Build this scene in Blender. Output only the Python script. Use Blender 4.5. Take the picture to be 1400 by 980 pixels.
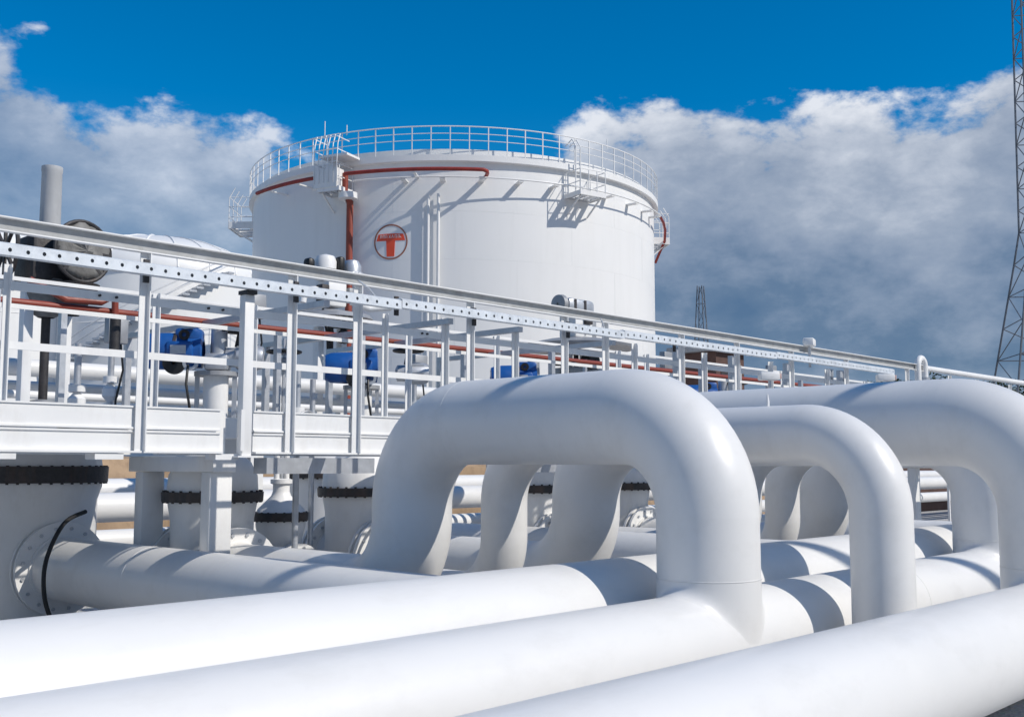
import bpy, bmesh, math, random
from math import sin, cos, pi, radians as rad, sqrt, atan2
random.seed(7)
for o in list(bpy.data.objects): bpy.data.objects.remove(o)
scn = bpy.context.scene
C = scn.collection

# ------------------------------------------------------------------ camera, world, sun, exposure
cam = bpy.data.cameras.new('camera'); camo = bpy.data.objects.new('camera', cam); C.objects.link(camo)
cam.sensor_width = 36; cam.sensor_fit = 'HORIZONTAL'; cam.lens = 1480/1400*36
cam.clip_start = .05; cam.clip_end = 4000
camo.location = (0, 0, 1.7)
camo.rotation_euler = (rad(90+5.596), 0, rad(43.272-90))
scn.camera = camo
SUN_AZ, SUN_EL = -69.0, 41.0            # azimuth from +X (towards +Y), degrees
scn.view_settings.view_transform = 'Standard'; scn.view_settings.look = 'None'
scn.view_settings.gamma = 1; scn.view_settings.exposure = 0.36
sd = bpy.data.lights.new('sun', 'SUN'); sd.energy = 2.75; sd.angle = rad(.53); sd.color = (1, .945, .86)
so = bpy.data.objects.new('sun', sd); C.objects.link(so)
so.rotation_euler = (0, rad(90-SUN_EL), rad(SUN_AZ)); so.location = (10, -20, 30)

def math_node(nt, op, a, b=None, c=None, clamp=False):
    n = nt.nodes.new('ShaderNodeMath'); n.operation = op; n.use_clamp = clamp
    for i, v in enumerate((a, b, c)):
        if v is None: continue
        if isinstance(v, (int, float)): n.inputs[i].default_value = v
        else: nt.links.new(v, n.inputs[i])
    return n.outputs[0]
def ramp(nt, fac, stops, interp='LINEAR'):
    n = nt.nodes.new('ShaderNodeValToRGB'); n.color_ramp.interpolation = interp
    e = n.color_ramp.elements
    while len(e) < len(stops): e.new(.5)
    for el, (p, col) in zip(e, stops):
        el.position = p; el.color = (*col, 1) if not isinstance(col, (int, float)) else (col, col, col, 1)
    nt.links.new(fac, n.inputs[0]); return n.outputs[0]
def noise(nt, vec, scale, detail=4, rough=.55, dist=0, lac=2):
    n = nt.nodes.new('ShaderNodeTexNoise'); nt.links.new(vec, n.inputs['Vector'])
    n.inputs['Scale'].default_value = scale; n.inputs['Detail'].default_value = detail
    n.inputs['Roughness'].default_value = rough; n.inputs['Distortion'].default_value = dist
    n.inputs['Lacunarity'].default_value = lac
    return n.outputs[0]
def mapping(nt, vec, scale=(1, 1, 1), loc=(0, 0, 0)):
    n = nt.nodes.new('ShaderNodeMapping'); nt.links.new(vec, n.inputs[0])
    n.inputs['Scale'].default_value = scale; n.inputs['Location'].default_value = loc
    return n.outputs[0]
def mixc(nt, fac, a, b, mode='MIX'):
    n = nt.nodes.new('ShaderNodeMix'); n.data_type = 'RGBA'; n.blend_type = mode
    if isinstance(fac, (int, float)): n.inputs[0].default_value = fac
    else: nt.links.new(fac, n.inputs[0])
    for i, v in ((6, a), (7, b)):
        if isinstance(v, tuple): n.inputs[i].default_value = (*v, 1)
        else: nt.links.new(v, n.inputs[i])
    return n.outputs[2]

w = bpy.data.worlds.new('World'); scn.world = w; w.use_nodes = True
nt = w.node_tree; nt.nodes.clear()
SKY_STRENGTH = .1
sky = nt.nodes.new('ShaderNodeTexSky'); sky.sky_type = 'NISHITA'; sky.sun_disc = False
sky.sun_elevation = rad(SUN_EL); sky.sun_rotation = rad(90-SUN_AZ)
sky.altitude = 200; sky.air_density = 1.0; sky.dust_density = .0; sky.ozone_density = 3.0
hs = nt.nodes.new('ShaderNodeHueSaturation'); hs.inputs['Saturation'].default_value = 1.5; hs.inputs['Value'].default_value = .96
nt.links.new(sky.outputs[0], hs.inputs['Color'])
skyc = mixc(nt, 1.0, hs.outputs[0], (.5, 1.0, .98), 'MULTIPLY')
tc = nt.nodes.new('ShaderNodeTexCoord'); vec = tc.outputs['Generated']
sx = nt.nodes.new('ShaderNodeSeparateXYZ'); nt.links.new(vec, sx.inputs[0])
el = math_node(nt, 'MULTIPLY', math_node(nt, 'ARCSINE', sx.outputs[2]), 180/pi)
az = math_node(nt, 'MULTIPLY', math_node(nt, 'ARCTAN2', sx.outputs[1], sx.outputs[0]), 180/pi)
azn = math_node(nt, 'DIVIDE', math_node(nt, 'ADD', az, 180), 360)
# how high the cloud banks stand, by compass bearing (degrees of elevation / 40)
TOP = [(-180, 26), (-120, 31), (-60, 27), (-20, 30), (6, 22), (15, 21), (18, 19.3), (21, 17.3), (26, 18), (30, 18.2), (34, 18.9), (38, 18.2), (41, 16.5),
       (45, 11), (51, 11), (54, 15.5), (57, 17.3), (60, 18.6), (62, 18), (64, 17.6), (66, 18.6), (68.5, 20.6), (80, 22), (110, 30), (150, 25), (180, 26)]
ctop = math_node(nt, 'MULTIPLY', ramp(nt, azn, [((a+180)/360, h/40) for a, h in TOP], 'EASE'), 40)
v2 = mapping(nt, vec, (1, 1, 1.5))
n1 = noise(nt, v2, 7, 7, .5, .15)
n2 = noise(nt, mapping(nt, vec, (1, 1, 1.8), (3, 1, 2)), 17, 9, .6, .1)
n3 = noise(nt, mapping(nt, vec, (1, 1, 2.2), (7, 3, 1)), 3.2, 4, .5)
under = math_node(nt, 'SUBTRACT', ctop, el)                                          # degrees below the bank's top
lump = math_node(nt, 'MULTIPLY', math_node(nt, 'SUBTRACT', n1, .5), 10)
lump2 = math_node(nt, 'MULTIPLY', math_node(nt, 'SUBTRACT', n2, .5), 7)
edge = math_node(nt, 'ADD', under, math_node(nt, 'ADD', lump, lump2))
# the bank to the left of the camera is thinner, with holes
left = nt.nodes.new('ShaderNodeMapRange'); left.interpolation_type = 'SMOOTHSTEP'
nt.links.new(az, left.inputs[0]); left.inputs[1].default_value = 46; left.inputs[2].default_value = 54; left.inputs[3].default_value = 0; left.inputs[4].default_value = 1
thin = math_node(nt, 'MULTIPLY', left.outputs[0], math_node(nt, 'MULTIPLY_ADD', n3, -9, 4.2))
edge = math_node(nt, 'ADD', edge, thin)
cover = nt.nodes.new('ShaderNodeMapRange'); cover.interpolation_type = 'SMOOTHSTEP'
nt.links.new(edge, cover.inputs[0]); cover.inputs[1].default_value = -.1; cover.inputs[2].default_value = 1.5
cmask = math_node(nt, 'MULTIPLY', cover.outputs[0], math_node(nt, 'MULTIPLY_ADD', left.outputs[0], -.15, .97))
tone = math_node(nt, 'ADD', math_node(nt, 'MULTIPLY', under, .05), math_node(nt, 'MULTIPLY', math_node(nt, 'SUBTRACT', n2, .5), -.75))
tone = math_node(nt, 'ADD', tone, math_node(nt, 'MULTIPLY_ADD', math_node(nt, 'SUBTRACT', n1, .5), -1.0, .17))
ccol = ramp(nt, tone, [(0, (.74, .77, .83)), (.18, (.5, .55, .64)), (.38, (.325, .385, .49)), (.58, (.225, .29, .405)), (.78, (.125, .195, .31)), (1, (.09, .16, .28))])
low = nt.nodes.new('ShaderNodeMapRange'); low.interpolation_type = 'SMOOTHSTEP'
nt.links.new(el, low.inputs[0]); low.inputs[1].default_value = 5.0; low.inputs[2].default_value = 2.2; low.inputs[3].default_value = 0; low.inputs[4].default_value = .8
ccol = mixc(nt, low.outputs[0], ccol, (.34, .41, .53))
vm = nt.nodes.new('ShaderNodeVectorMath'); vm.operation = 'SCALE'; nt.links.new(ccol, vm.inputs[0]); vm.inputs['Scale'].default_value = .83/SKY_STRENGTH
final = mixc(nt, cmask, skyc, vm.outputs[0])
bg = nt.nodes.new('ShaderNodeBackground'); bg.inputs[1].default_value = SKY_STRENGTH
nt.links.new(final, bg.inputs[0])
wo = nt.nodes.new('ShaderNodeOutputWorld'); nt.links.new(bg.outputs[0], wo.inputs[0])

# ------------------------------------------------------------------ materials
M = {}
def material(name, col, rough=.45, metal=0, var=.06, vscale=1.5, dirt=None, dirt_amt=.25, dscale=(2, 2, .35), bump=0, bscale=60, coat=0):
    m = bpy.data.materials.new(name); m.use_nodes = True; nt = m.node_tree
    p = nt.nodes['Principled BSDF']; tcn = nt.nodes.new('ShaderNodeTexCoord'); v = tcn.outputs['Object']
    nz = noise(nt, v, vscale, 6, .6)
    c0 = tuple(max(0, x*(1-var)) for x in col); c1 = tuple(min(1, x*(1+var)) for x in col)
    c = ramp(nt, nz, [(.3, c0), (.7, c1)])
    if dirt:
        d = noise(nt, mapping(nt, v, dscale), 2.2, 8, .68)
        f = math_node(nt, 'MULTIPLY', ramp(nt, d, [(.5, 0.), (.74, 1.)]), dirt_amt)
        c = mixc(nt, f, c, dirt)
    nt.links.new(c, p.inputs['Base Color'])
    r = ramp(nt, noise(nt, v, vscale*3, 5, .6), [(.3, max(0, rough-.08)), (.7, min(1, rough+.08))])
    nt.links.new(r, p.inputs['Roughness'])
    p.inputs['Metallic'].default_value = metal
    p.inputs['Coat Weight'].default_value = coat
    if bump:
        b = nt.nodes.new('ShaderNodeBump'); b.inputs['Strength'].default_value = bump; b.inputs['Distance'].default_value = .01
        nt.links.new(noise(nt, v, bscale, 5, .6), b.inputs['Height']); nt.links.new(b.outputs[0], p.inputs['Normal'])
    M[name] = m; return m
material('pipe_white', (.80, .79, .77), .38, var=.02, vscale=.8, dirt=(.55, .53, .49), dirt_amt=.22, dscale=(1.0, 2.2, 1.6), bump=.05, bscale=9)
material('steel_white', (.84, .835, .82), .45, var=.03, vscale=3, dirt=(.5, .46, .41), dirt_amt=.22, dscale=(3, 3, 1))
material('tank_white', (.85, .845, .83), .42, var=.015, vscale=.15, dirt=(.62, .61, .58), dirt_amt=.18, dscale=(.5, .5, .06))
material('galvanised', (.55, .57, .6), .42, .55, var=.12, vscale=9, dirt=(.3, .3, .3), dirt_amt=.2)
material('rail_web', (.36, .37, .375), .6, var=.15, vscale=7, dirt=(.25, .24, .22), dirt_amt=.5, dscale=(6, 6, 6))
material('tray_steel', (.74, .78, .82), .42, .1, var=.1, vscale=8, dirt=(.3, .34, .4), dirt_amt=.4, dscale=(5, 5, 5))
material('grey_steel', (.36, .37, .385), .5, .3, var=.1, vscale=6, dirt=(.2, .17, .14), dirt_amt=.35)
material('dark_steel', (.045, .043, .045), .55, .2, var=.3, vscale=14, dirt=(.13, .075, .045), dirt_amt=.5, bump=.3)
material('black_rubber', (.012, .012, .013), .5, var=.2, vscale=20)
material('actuator_blue', (.014, .10, .36), .35, var=.12, vscale=6, dirt=(.03, .05, .1), dirt_amt=.3)
material('red_oxide', (.3, .03, .02), .5, var=.2, vscale=4, dirt=(.12, .04, .03), dirt_amt=.4)
material('orange_red', (.26, .05, .03), .5, var=.15, vscale=4, dirt=(.16, .05, .03), dirt_amt=.4)
material('logo_red', (.85, .09, .035), .5, var=.05)
material('logo_brown', (.33, .12, .07), .5, var=.1)
material('logo_letter', (.75, .7, .66), .5, var=.02)
material('tube_grey', (.5, .51, .52), .5, var=.08, vscale=5, dirt=(.35, .34, .33), dirt_amt=.4)
material('tarp', (.2, .195, .185), .8, var=.3, vscale=7, bump=.9, bscale=14)
material('concrete', (.42, .41, .39), .85, var=.15, vscale=2, dirt=(.25, .23, .2), dirt_amt=.4, bump=.3)
material('tan_wall', (.36, .25, .155), .9, var=.3, vscale=1.2, dirt=(.2, .13, .08), dirt_amt=.5, bump=.6, bscale=6)
material('brown_roof', (.1, .055, .045), .8, var=.2, vscale=2)
material('tower_steel', (.16, .17, .19), .55, .3, var=.2, vscale=3)
material('lamp_glass', (.7, .5, .45), .2)
material('bark', (.09, .065, .045), .9, var=.3, vscale=5, bump=.5)
def ground_mat():
    m = bpy.data.materials.new('ground'); m.use_nodes = True; nt = m.node_tree; p = nt.nodes['Principled BSDF']
    v = nt.nodes.new('ShaderNodeTexCoord').outputs['Object']
    a = ramp(nt, noise(nt, v, .6, 8, .65), [(.3, (.4, .385, .355)), (.7, (.52, .505, .475))])
    vor = nt.nodes.new('ShaderNodeTexVoronoi'); nt.links.new(v, vor.inputs['Vector']); vor.inputs['Scale'].default_value = 34
    c = mixc(nt, .45, a, vor.outputs['Color'], 'SOFT_LIGHT')
    hsn = nt.nodes.new('ShaderNodeHueSaturation'); hsn.inputs['Saturation'].default_value = .35; nt.links.new(c, hsn.inputs['Color'])
    nt.links.new(hsn.outputs[0], p.inputs['Base Color']); p.inputs['Roughness'].default_value = .92
    b = nt.nodes.new('ShaderNodeBump'); b.inputs['Strength'].default_value = .7; b.inputs['Distance'].default_value = .03
    nt.links.new(vor.outputs['Distance'], b.inputs['Height']); nt.links.new(b.outputs[0], p.inputs['Normal'])
    M['ground'] = m
ground_mat()
def leaf_mat():
    m = bpy.data.materials.new('leaf'); m.use_nodes = True; nt = m.node_tree; p = nt.nodes['Principled BSDF']
    g = nt.nodes.new('ShaderNodeNewGeometry')
    nt.links.new(ramp(nt, g.outputs['Random Per Island'], [(0, (.018, .034, .012)), (.6, (.04, .065, .02)), (1, (.075, .1, .03))]), p.inputs['Base Color'])
    p.inputs['Roughness'].default_value = .7; M['leaf'] = m
leaf_mat()

# ------------------------------------------------------------------ mesh helpers
def sub(a, b): return (a[0]-b[0], a[1]-b[1], a[2]-b[2])
def add(a, b): return (a[0]+b[0], a[1]+b[1], a[2]+b[2])
def mul(a, s): return (a[0]*s, a[1]*s, a[2]*s)
def dot(a, b): return a[0]*b[0]+a[1]*b[1]+a[2]*b[2]
def cross(a, b): return (a[1]*b[2]-a[2]*b[1], a[2]*b[0]-a[0]*b[2], a[0]*b[1]-a[1]*b[0])
def norm(a):
    l = sqrt(dot(a, a)) or 1; return mul(a, 1/l)
class MB:
    def __init__(s): s.v = []; s.f = []
    def box(s, a, b):
        x0, y0, z0 = a; x1, y1, z1 = b; n = len(s.v)
        s.v += [(x0, y0, z0), (x1, y0, z0), (x1, y1, z0), (x0, y1, z0), (x0, y0, z1), (x1, y0, z1), (x1, y1, z1), (x0, y1, z1)]
        s.f += [tuple(n+i for i in q) for q in ((0, 3, 2, 1), (4, 5, 6, 7), (0, 1, 5, 4), (1, 2, 6, 5), (2, 3, 7, 6), (3, 0, 4, 7))]
        return s
    def cbox(s, c, d): return s.box((c[0]-d[0]/2, c[1]-d[1]/2, c[2]-d[2]/2), (c[0]+d[0]/2, c[1]+d[1]/2, c[2]+d[2]/2))
    def bbox(s, a, b, w=.01):            # box with chamfered edges
        bm = bmesh.new(); bmesh.ops.create_cube(bm, size=1)
        for v in bm.verts:
            v.co = [a[i]+(v.co[i]+.5)*(b[i]-a[i]) for i in range(3)]
        bmesh.ops.bevel(bm, geom=bm.edges[:], offset=w, segments=2, affect='EDGES', profile=.5)
        n = len(s.v); bm.verts.index_update()
        s.v += [tuple(v.co) for v in bm.verts]; s.f += [tuple(n+v.index for v in f.verts) for f in bm.faces]; bm.free(); return s
    def sweep(s, path, r, seg=12, caps=True, closed=False, ends=None):
        """tube of radius r (number or one per point) along a path"""
        n = len(path); rs = r if isinstance(r, (list, tuple)) else [r]*n
        ts = []
        for i in range(n):
            if closed: a, b = path[i-1], path[(i+1) % n]
            else: a, b = path[max(i-1, 0)], path[min(i+1, n-1)]
            t = norm(sub(b, a)) if a != b else (0, 0, 1)
            ts.append(t)
        if ends: ts[0], ts[-1] = ends
        t = ts[0]; u = norm(cross(t, (0, 0, 1) if abs(t[2]) < .9 else (1, 0, 0)))
        base = len(s.v)
        for i in range(n):
            t = ts[i]; u = norm(sub(u, mul(t, dot(u, t)))); v = cross(t, u)
            for k in range(seg):
                a = 2*pi*k/seg
                s.v.append(add(path[i], add(mul(u, rs[i]*cos(a)), mul(v, rs[i]*sin(a)))))
        for i in range(n if closed else n-1):
            j = (i+1) % n
            for k in range(seg):
                k2 = (k+1) % seg
                s.f.append((base+i*seg+k, base+i*seg+k2, base+j*seg+k2, base+j*seg+k))
        if caps and not closed:
            s.f.append(tuple(base+k for k in range(seg))[::-1]); s.f.append(tuple(base+(n-1)*seg+k for k in range(seg)))
        return s
    def cyl(s, a, b, r, seg=16, r2=None): return s.sweep([a, b], [r, r if r2 is None else r2], seg)
    def bar(s, a, b, wd, ht=None):       # square bar between two points
        ht = ht or wd; t = norm(sub(b, a)); u = norm(cross(t, (0, 0, 1) if abs(t[2]) < .95 else (1, 0, 0))); v = cross(u, t); n = len(s.v)
        for p in (a, b):
            for i, j in ((-1, -1), (1, -1), (1, 1), (-1, 1)): s.v.append(add(p, add(mul(u, i*wd/2), mul(v, j*ht/2))))
        s.f += [tuple(n+i for i in q) for q in ((0, 1, 2, 3), (7, 6, 5, 4), (0, 4, 5, 1), (1, 5, 6, 2), (2, 6, 7, 3), (3, 7, 4, 0))]; return s
    def lathe(s, prof, c=(0, 0, 0), axis='z', seg=32, a0=0, a1=2*pi):
        """prof: list of (r, h) turned about the axis through c"""
        full = abs(a1-a0-2*pi) < 1e-6; m = seg if full else seg+1; n = len(s.v)
        for r, h in prof:
            for k in range(m):
                a = a0+(a1-a0)*k/seg; x, y = r*cos(a), r*sin(a)
                p = (x, y, h) if axis == 'z' else ((x, h, -y) if axis == 'y' else (h, x, y))
                s.v.append(add(c, p))
        for i in range(len(prof)-1):
            for k in range(seg):
                k2 = (k+1) % m
                s.f.append((n+i*m+k, n+i*m+k2, n+(i+1)*m+k2, n+(i+1)*m+k))
        return s
    def prism(s, prof, x0, x1):          # (y, z) outline pushed from x0 to x1
        n = len(s.v); m = len(prof)
        for x in (x0, x1): s.v += [(x, y, z) for y, z in prof]
        s.f += [tuple(range(n, n+m))[::-1], tuple(range(n+m, n+2*m))]
        for i in range(m):
            j = (i+1) % m; s.f.append((n+i, n+j, n+m+j, n+m+i))
        return s
    def mesh(s, name, mat, loc=(0, 0, 0), ang=35):
        me = bpy.data.meshes.new(name); me.from_pydata([sub(v, loc) for v in s.v] if loc != (0, 0, 0) else s.v, [], s.f)
        bm = bmesh.new(); bm.from_mesh(me); bmesh.ops.recalc_face_normals(bm, faces=bm.faces); bm.to_mesh(me); bm.free()
        me.polygons.foreach_set('use_smooth', [True]*len(me.polygons)); me.set_sharp_from_angle(angle=rad(ang))
        me.materials.append(M[mat]); return me
    def build(s, name, mat, parent=None, loc=None, ang=35):
        if loc is None:
            loc = (0, 0, 0); q = parent
            while q is not None: loc = add(loc, tuple(q.location)); q = q.parent
        o = bpy.data.objects.new(name, s.mesh(name, mat, loc, ang)); C.objects.link(o)
        if parent: o.parent = parent
        else: o.location = loc
        return o
def tag(o, label, cat, group=None):
    o['label'] = label; o['category'] = cat
    if group: o['group'] = group
    return o
def thing(name, label, cat, loc=(0, 0, 0), rz=0, group=None):
    o = bpy.data.objects.new(name, None); C.objects.link(o); o.empty_display_size = .2
    o.location = loc; o.rotation_euler = (0, 0, rz); return tag(o, label, cat, group)
def struct(o): o['kind'] = 'structure'; return o
def piece(name, me, parent, loc=(0, 0, 0), rz=0, scale=None):
    o = bpy.data.objects.new(name, me); C.objects.link(o); o.parent = parent; o.location = loc; o.rotation_euler = (0, 0, rz)
    if scale: o.scale = scale
    return o
def copy_tree(o, parent=None):
    c = o.copy(); C.objects.link(c); c.parent = parent
    for ch in list(o.children): copy_tree(ch, c)
    return c
def copy_thing(o, loc, rz, label):
    c = copy_tree(o); c.location = loc; c.rotation_euler = (0, 0, rz); c['label'] = label; return c
def arc(c, u, v, r, a0, a1, n=18):
    return [add(c, add(mul(u, r*cos(a0+(a1-a0)*i/n)), mul(v, r*sin(a0+(a1-a0)*i/n)))) for i in range(n+1)]

# ------------------------------------------------------------------ ground and bank
g = MB(); G = 40
ext = [-1500, -200, -60, -20, 0, 20, 40, 80, 200, 1500]
for x in ext:
    for y in ext: g.v.append((x, y, 0))
n = len(ext)
for i in range(n-1):
    for j in range(n-1): g.f.append((i*n+j, (i+1)*n+j, (i+1)*n+j+1, i*n+j+1))
struct(g.build('ground', 'ground'))
b = MB(); NB = 90
for i in range(NB+1):
    x = -10+i*1.6
    hh = 1.72+.12*sin(i*.7)+.1*random.random(); o_ = .4*sin(i*.31)+.25*random.random()
    for dy, z in ((0, -.2), (.5, .5+.15*random.random()), (.95, 1.2+.1*random.random()), (1.5, hh), (3.2, hh+.12), (6.5, -.2)):
        b.v.append((x, 19+o_+dy, z))
for i in range(NB):
    for k in range(5): b.f.append((i*6+k, (i+1)*6+k, (i+1)*6+k+1, i*6+k+1))
struct(b.build('earth_bank', 'tan_wall', ang=20))

# ------------------------------------------------------------------ big white pipes along X
def ringseam(mb, c, axis, r, w_=.012, h=.0018, seg=64):
    return mb.lathe([(r-.002, -w_/2), (r+h, -w_/4), (r+h, w_/4), (r-.002, w_/2)], c, axis, seg)
def main_pipe(label, Y, zc, r, x0, x1, seams, tees=()):
    t = thing('transfer_pipe', label, 'pipe', ((x0+x1)/2, Y, 0), group='white pipes running side by side past the loops')
    MB().cyl((x0, Y, zc), (x1, Y, zc), r, 72).build('barrel', 'pipe_white', t, ang=50)
    for x in seams: ringseam(MB(), (x, Y, zc), 'x', r).build('weld_seam', 'pipe_white', t)
    for x in (-1.2, 2.2, 13.5, 19):
        MB().bbox((x-.18, Y-.24, 0), (x+.18, Y+.24, zc-r+.07), .02).build('support_block', 'concrete', t)
    for X, rl in tees:                  # welded tee: a smooth fillet from the pipe up into the leg
        mb = MB(); S = 72; K = 9
        for i in range(S):
            a = 2*pi*i/S; e = .11*abs(cos(a))+.006
            xe, ye = (rl+e)*cos(a), rl*sin(a)*(1+.02)
            ye = max(-r+.002, min(r-.002, ye))
            ze = zc+sqrt(r*r-ye*ye)-.003; xs, ys = rl*cos(a), rl*sin(a)
            ysl = max(-r+.001, min(r-.001, ys)); zt = zc+r+.075
            zm = zc+sqrt(max(0, r*r-ysl*ysl))
            for k in range(K):
                q = k/(K-1); A = (1-q)**2; B = 2*q*(1-q); D = q*q
                mb.v.append((X+A*xs*1.004+B*xs+D*xe, Y+A*ys*1.004+B*ys+D*ye, A*zt+B*zm+D*ze))
        for i in range(S):
            for k in range(K-1):
                j = (i+1) % S; mb.f.append((i*K+k, j*K+k, j*K+k+1, i*K+k+1))
        mb.build('tee', 'pipe_white', t, ang=80)
    return t
P1 = dict(Y=4.25, zc=.785, r=.33); P2 = dict(Y=3.557, zc=.667, r=.3); P3 = dict(Y=2.31, zc=.667, r=.3)
main_pipe('straight white pipe passing behind the largest loop, farthest of the three', P1['Y'], P1['zc'], P1['r'], -5, 26, (1.1, 9.1))
main_pipe('middle white pipe from which the largest front loop rises', P2['Y'], P2['zc'], P2['r'], -5, 26, (-2, 7.9), [(5.45, .3), (9.92, .3)])
main_pipe('nearest white pipe crossing the bottom right corner', P3['Y'], P3['zc'], P3['r'], -5, 26, (13,), [(7.5, .3), (11.95, .3)])

# ------------------------------------------------------------------ expansion loops
def loop(label, X, D, Yf, Yb, zrun, Rb, z0, yend, zc=.7, low=False):
    r = D/2; S = 64 if D > .5 else 48
    t = thing('pipe_loop', label, 'pipe loop', (X, Yf, 0), group='white pipe loops bridging over the straight pipes')
    ux, uy, uz = (1, 0, 0), (0, 1, 0), (0, 0, 1)
    MB().cyl((X, Yf, z0), (X, Yf, zrun-Rb), r, S).build('front_leg', 'pipe_white', t, ang=50)
    MB().sweep(arc((X, Yf+Rb, zrun-Rb), (0, -1, 0), uz, Rb, 0, pi/2), r, S, False, ends=(uz, uy)).build('elbow', 'pipe_white', t, ang=50)
    MB().cyl((X, Yf+Rb, zrun), (X, Yb-Rb, zrun), r, S).build('run', 'pipe_white', t, ang=50)
    MB().sweep(arc((X, Yb-Rb, zrun-Rb), uz, uy, Rb, 0, pi/2), r, S, False, ends=(uy, (0, 0, -1))).build('elbow', 'pipe_white', t, ang=50)
    zl = zc+Rb
    if zrun-Rb > zl+.01: MB().cyl((X, Yb, zl), (X, Yb, zrun-Rb), r, S).build('rear_leg', 'pipe_white', t, ang=50)
    MB().sweep(arc((X, Yb+Rb, zl), (0, -1, 0), (0, 0, -1), Rb, 0, pi/2), r, S, False, ends=((0, 0, -1), uy)).build('elbow', 'pipe_white', t, ang=50)
    MB().cyl((X, Yb+Rb, zc), (X, yend, zc), r, S).build('branch', 'pipe_white', t, ang=50)
    if low:                             # the small loop dives under into its own low pipe
        MB().sweep(arc((X+.4, Yf, z0), (-1, 0, 0), (0, 0, -1), .4, 0, pi/2), r, S, False, ends=((0, 0, -1), ux)).build('elbow', 'pipe_white', t, ang=50)
        MB().cyl((X+.4, Yf, z0-.4), (X+3.4, Yf, z0-.4), r, S).build('low_pipe', 'pipe_white', t, ang=50)
    for c, a in (((X, Yb-Rb, zrun), 'y'), ((X, Yb+Rb, zc), 'y')) + ((((X, Yf, z0+.005), 'z'),) if not low else ()):
        ringseam(MB(), c, a, r, .010, .0008 if a != 'z' or c[2] > 1.1 else .0015, S).build('weld_seam', 'pipe_white', t)
    return t
zt = .667+.3+.075
loop('largest white pipe loop in front, rising out of the middle pipe', 5.45, .6, 3.557, 6.16, 2.0, .6, zt, 8.45)
l2 = loop('slim white pipe loop between the two thick front loops', 6.45, .38, 2.955, 6.16, 1.9, .5, .62, 8.8, .62, True)
MB().lathe([(.012, 2.08), (.012, 2.12), (.004, 2.17)], (6.45, 3.72, 0), seg=10).build('bleed_nipple', 'steel_white', l2)
loop('thick white pipe loop at the right edge, rising out of the nearest pipe', 7.5, .6, 2.31, 6.16, 1.99, .6, zt, 8.85)
loop('thick white loop half hidden behind the loop at the right edge', 9.92, .6, 3.557, 6.16, 1.99, .6, zt, 8.5)
loop('slim white loop in the second row, seen through the first slim loop', 10.95, .38, 2.955, 6.16, 1.9, .5, .62, 8.8, .62, True)
loop('thick white loop farthest back, seen through the first slim loop', 11.95, .6, 2.31, 6.16, 1.99, .6, zt, 8.7)
for X, lb in ((4.75, 'white branch pipe lying on the left below the walkway'), (9.2, 'white branch pipe behind the largest loop'), (13.65, 'white branch pipe behind the loops on the right')):
    t = thing('branch_pipe', lb, 'pipe', (X, 4.5, 0), group='white branch pipes to the tall gate valves')
    MB().cyl((X, 4.3, .70), (X, 10.45, .70), .3, 64).build('barrel', 'pipe_white', t, ang=50)
    ringseam(MB(), (X, 8.7, .70), 'y', .3).build('weld_seam', 'pipe_white', t)
    MB().bbox((X-.2, 7.2, 0), (X+.2, 7.5, .43), .02).build('support_block', 'concrete', t)

# ------------------------------------------------------------------ valves
def bolts(mb, c, R_, n, s_, h, axis='z'):
    for k in range(n):
        a = 2*pi*(k+.5)/n
        if axis == 'z': p = (c[0]+R_*cos(a), c[1]+R_*sin(a), c[2]); mb.cyl((p[0], p[1], p[2]-h), (p[0], p[1], p[2]+h), s_, 6)
        else: p = (c[0]+R_*cos(a), c[1], c[2]+R_*sin(a)); mb.cyl((p[0], p[1]-h, p[2]), (p[0], p[1]+h, p[2]), s_, 6)
    return mb
def flange(t, y, zc, r, thick=.05, mat='steel_white'):
    mb = MB().lathe([(r*.6, -thick), (r*.72, -thick), (r*.72, -thick/2), (r, -thick/2), (r, thick/2), (r*.72, thick/2), (r*.6, thick)], (0, y, zc), 'y', 40)
    f = mb.build('flange', mat, t)
    bolts(MB(), (0, y, zc), r*.86, 16, .018, thick*.9, 'y').build('bolt_circle', 'galvanised', f)['kind'] = 'stuff'
    return f
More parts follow.
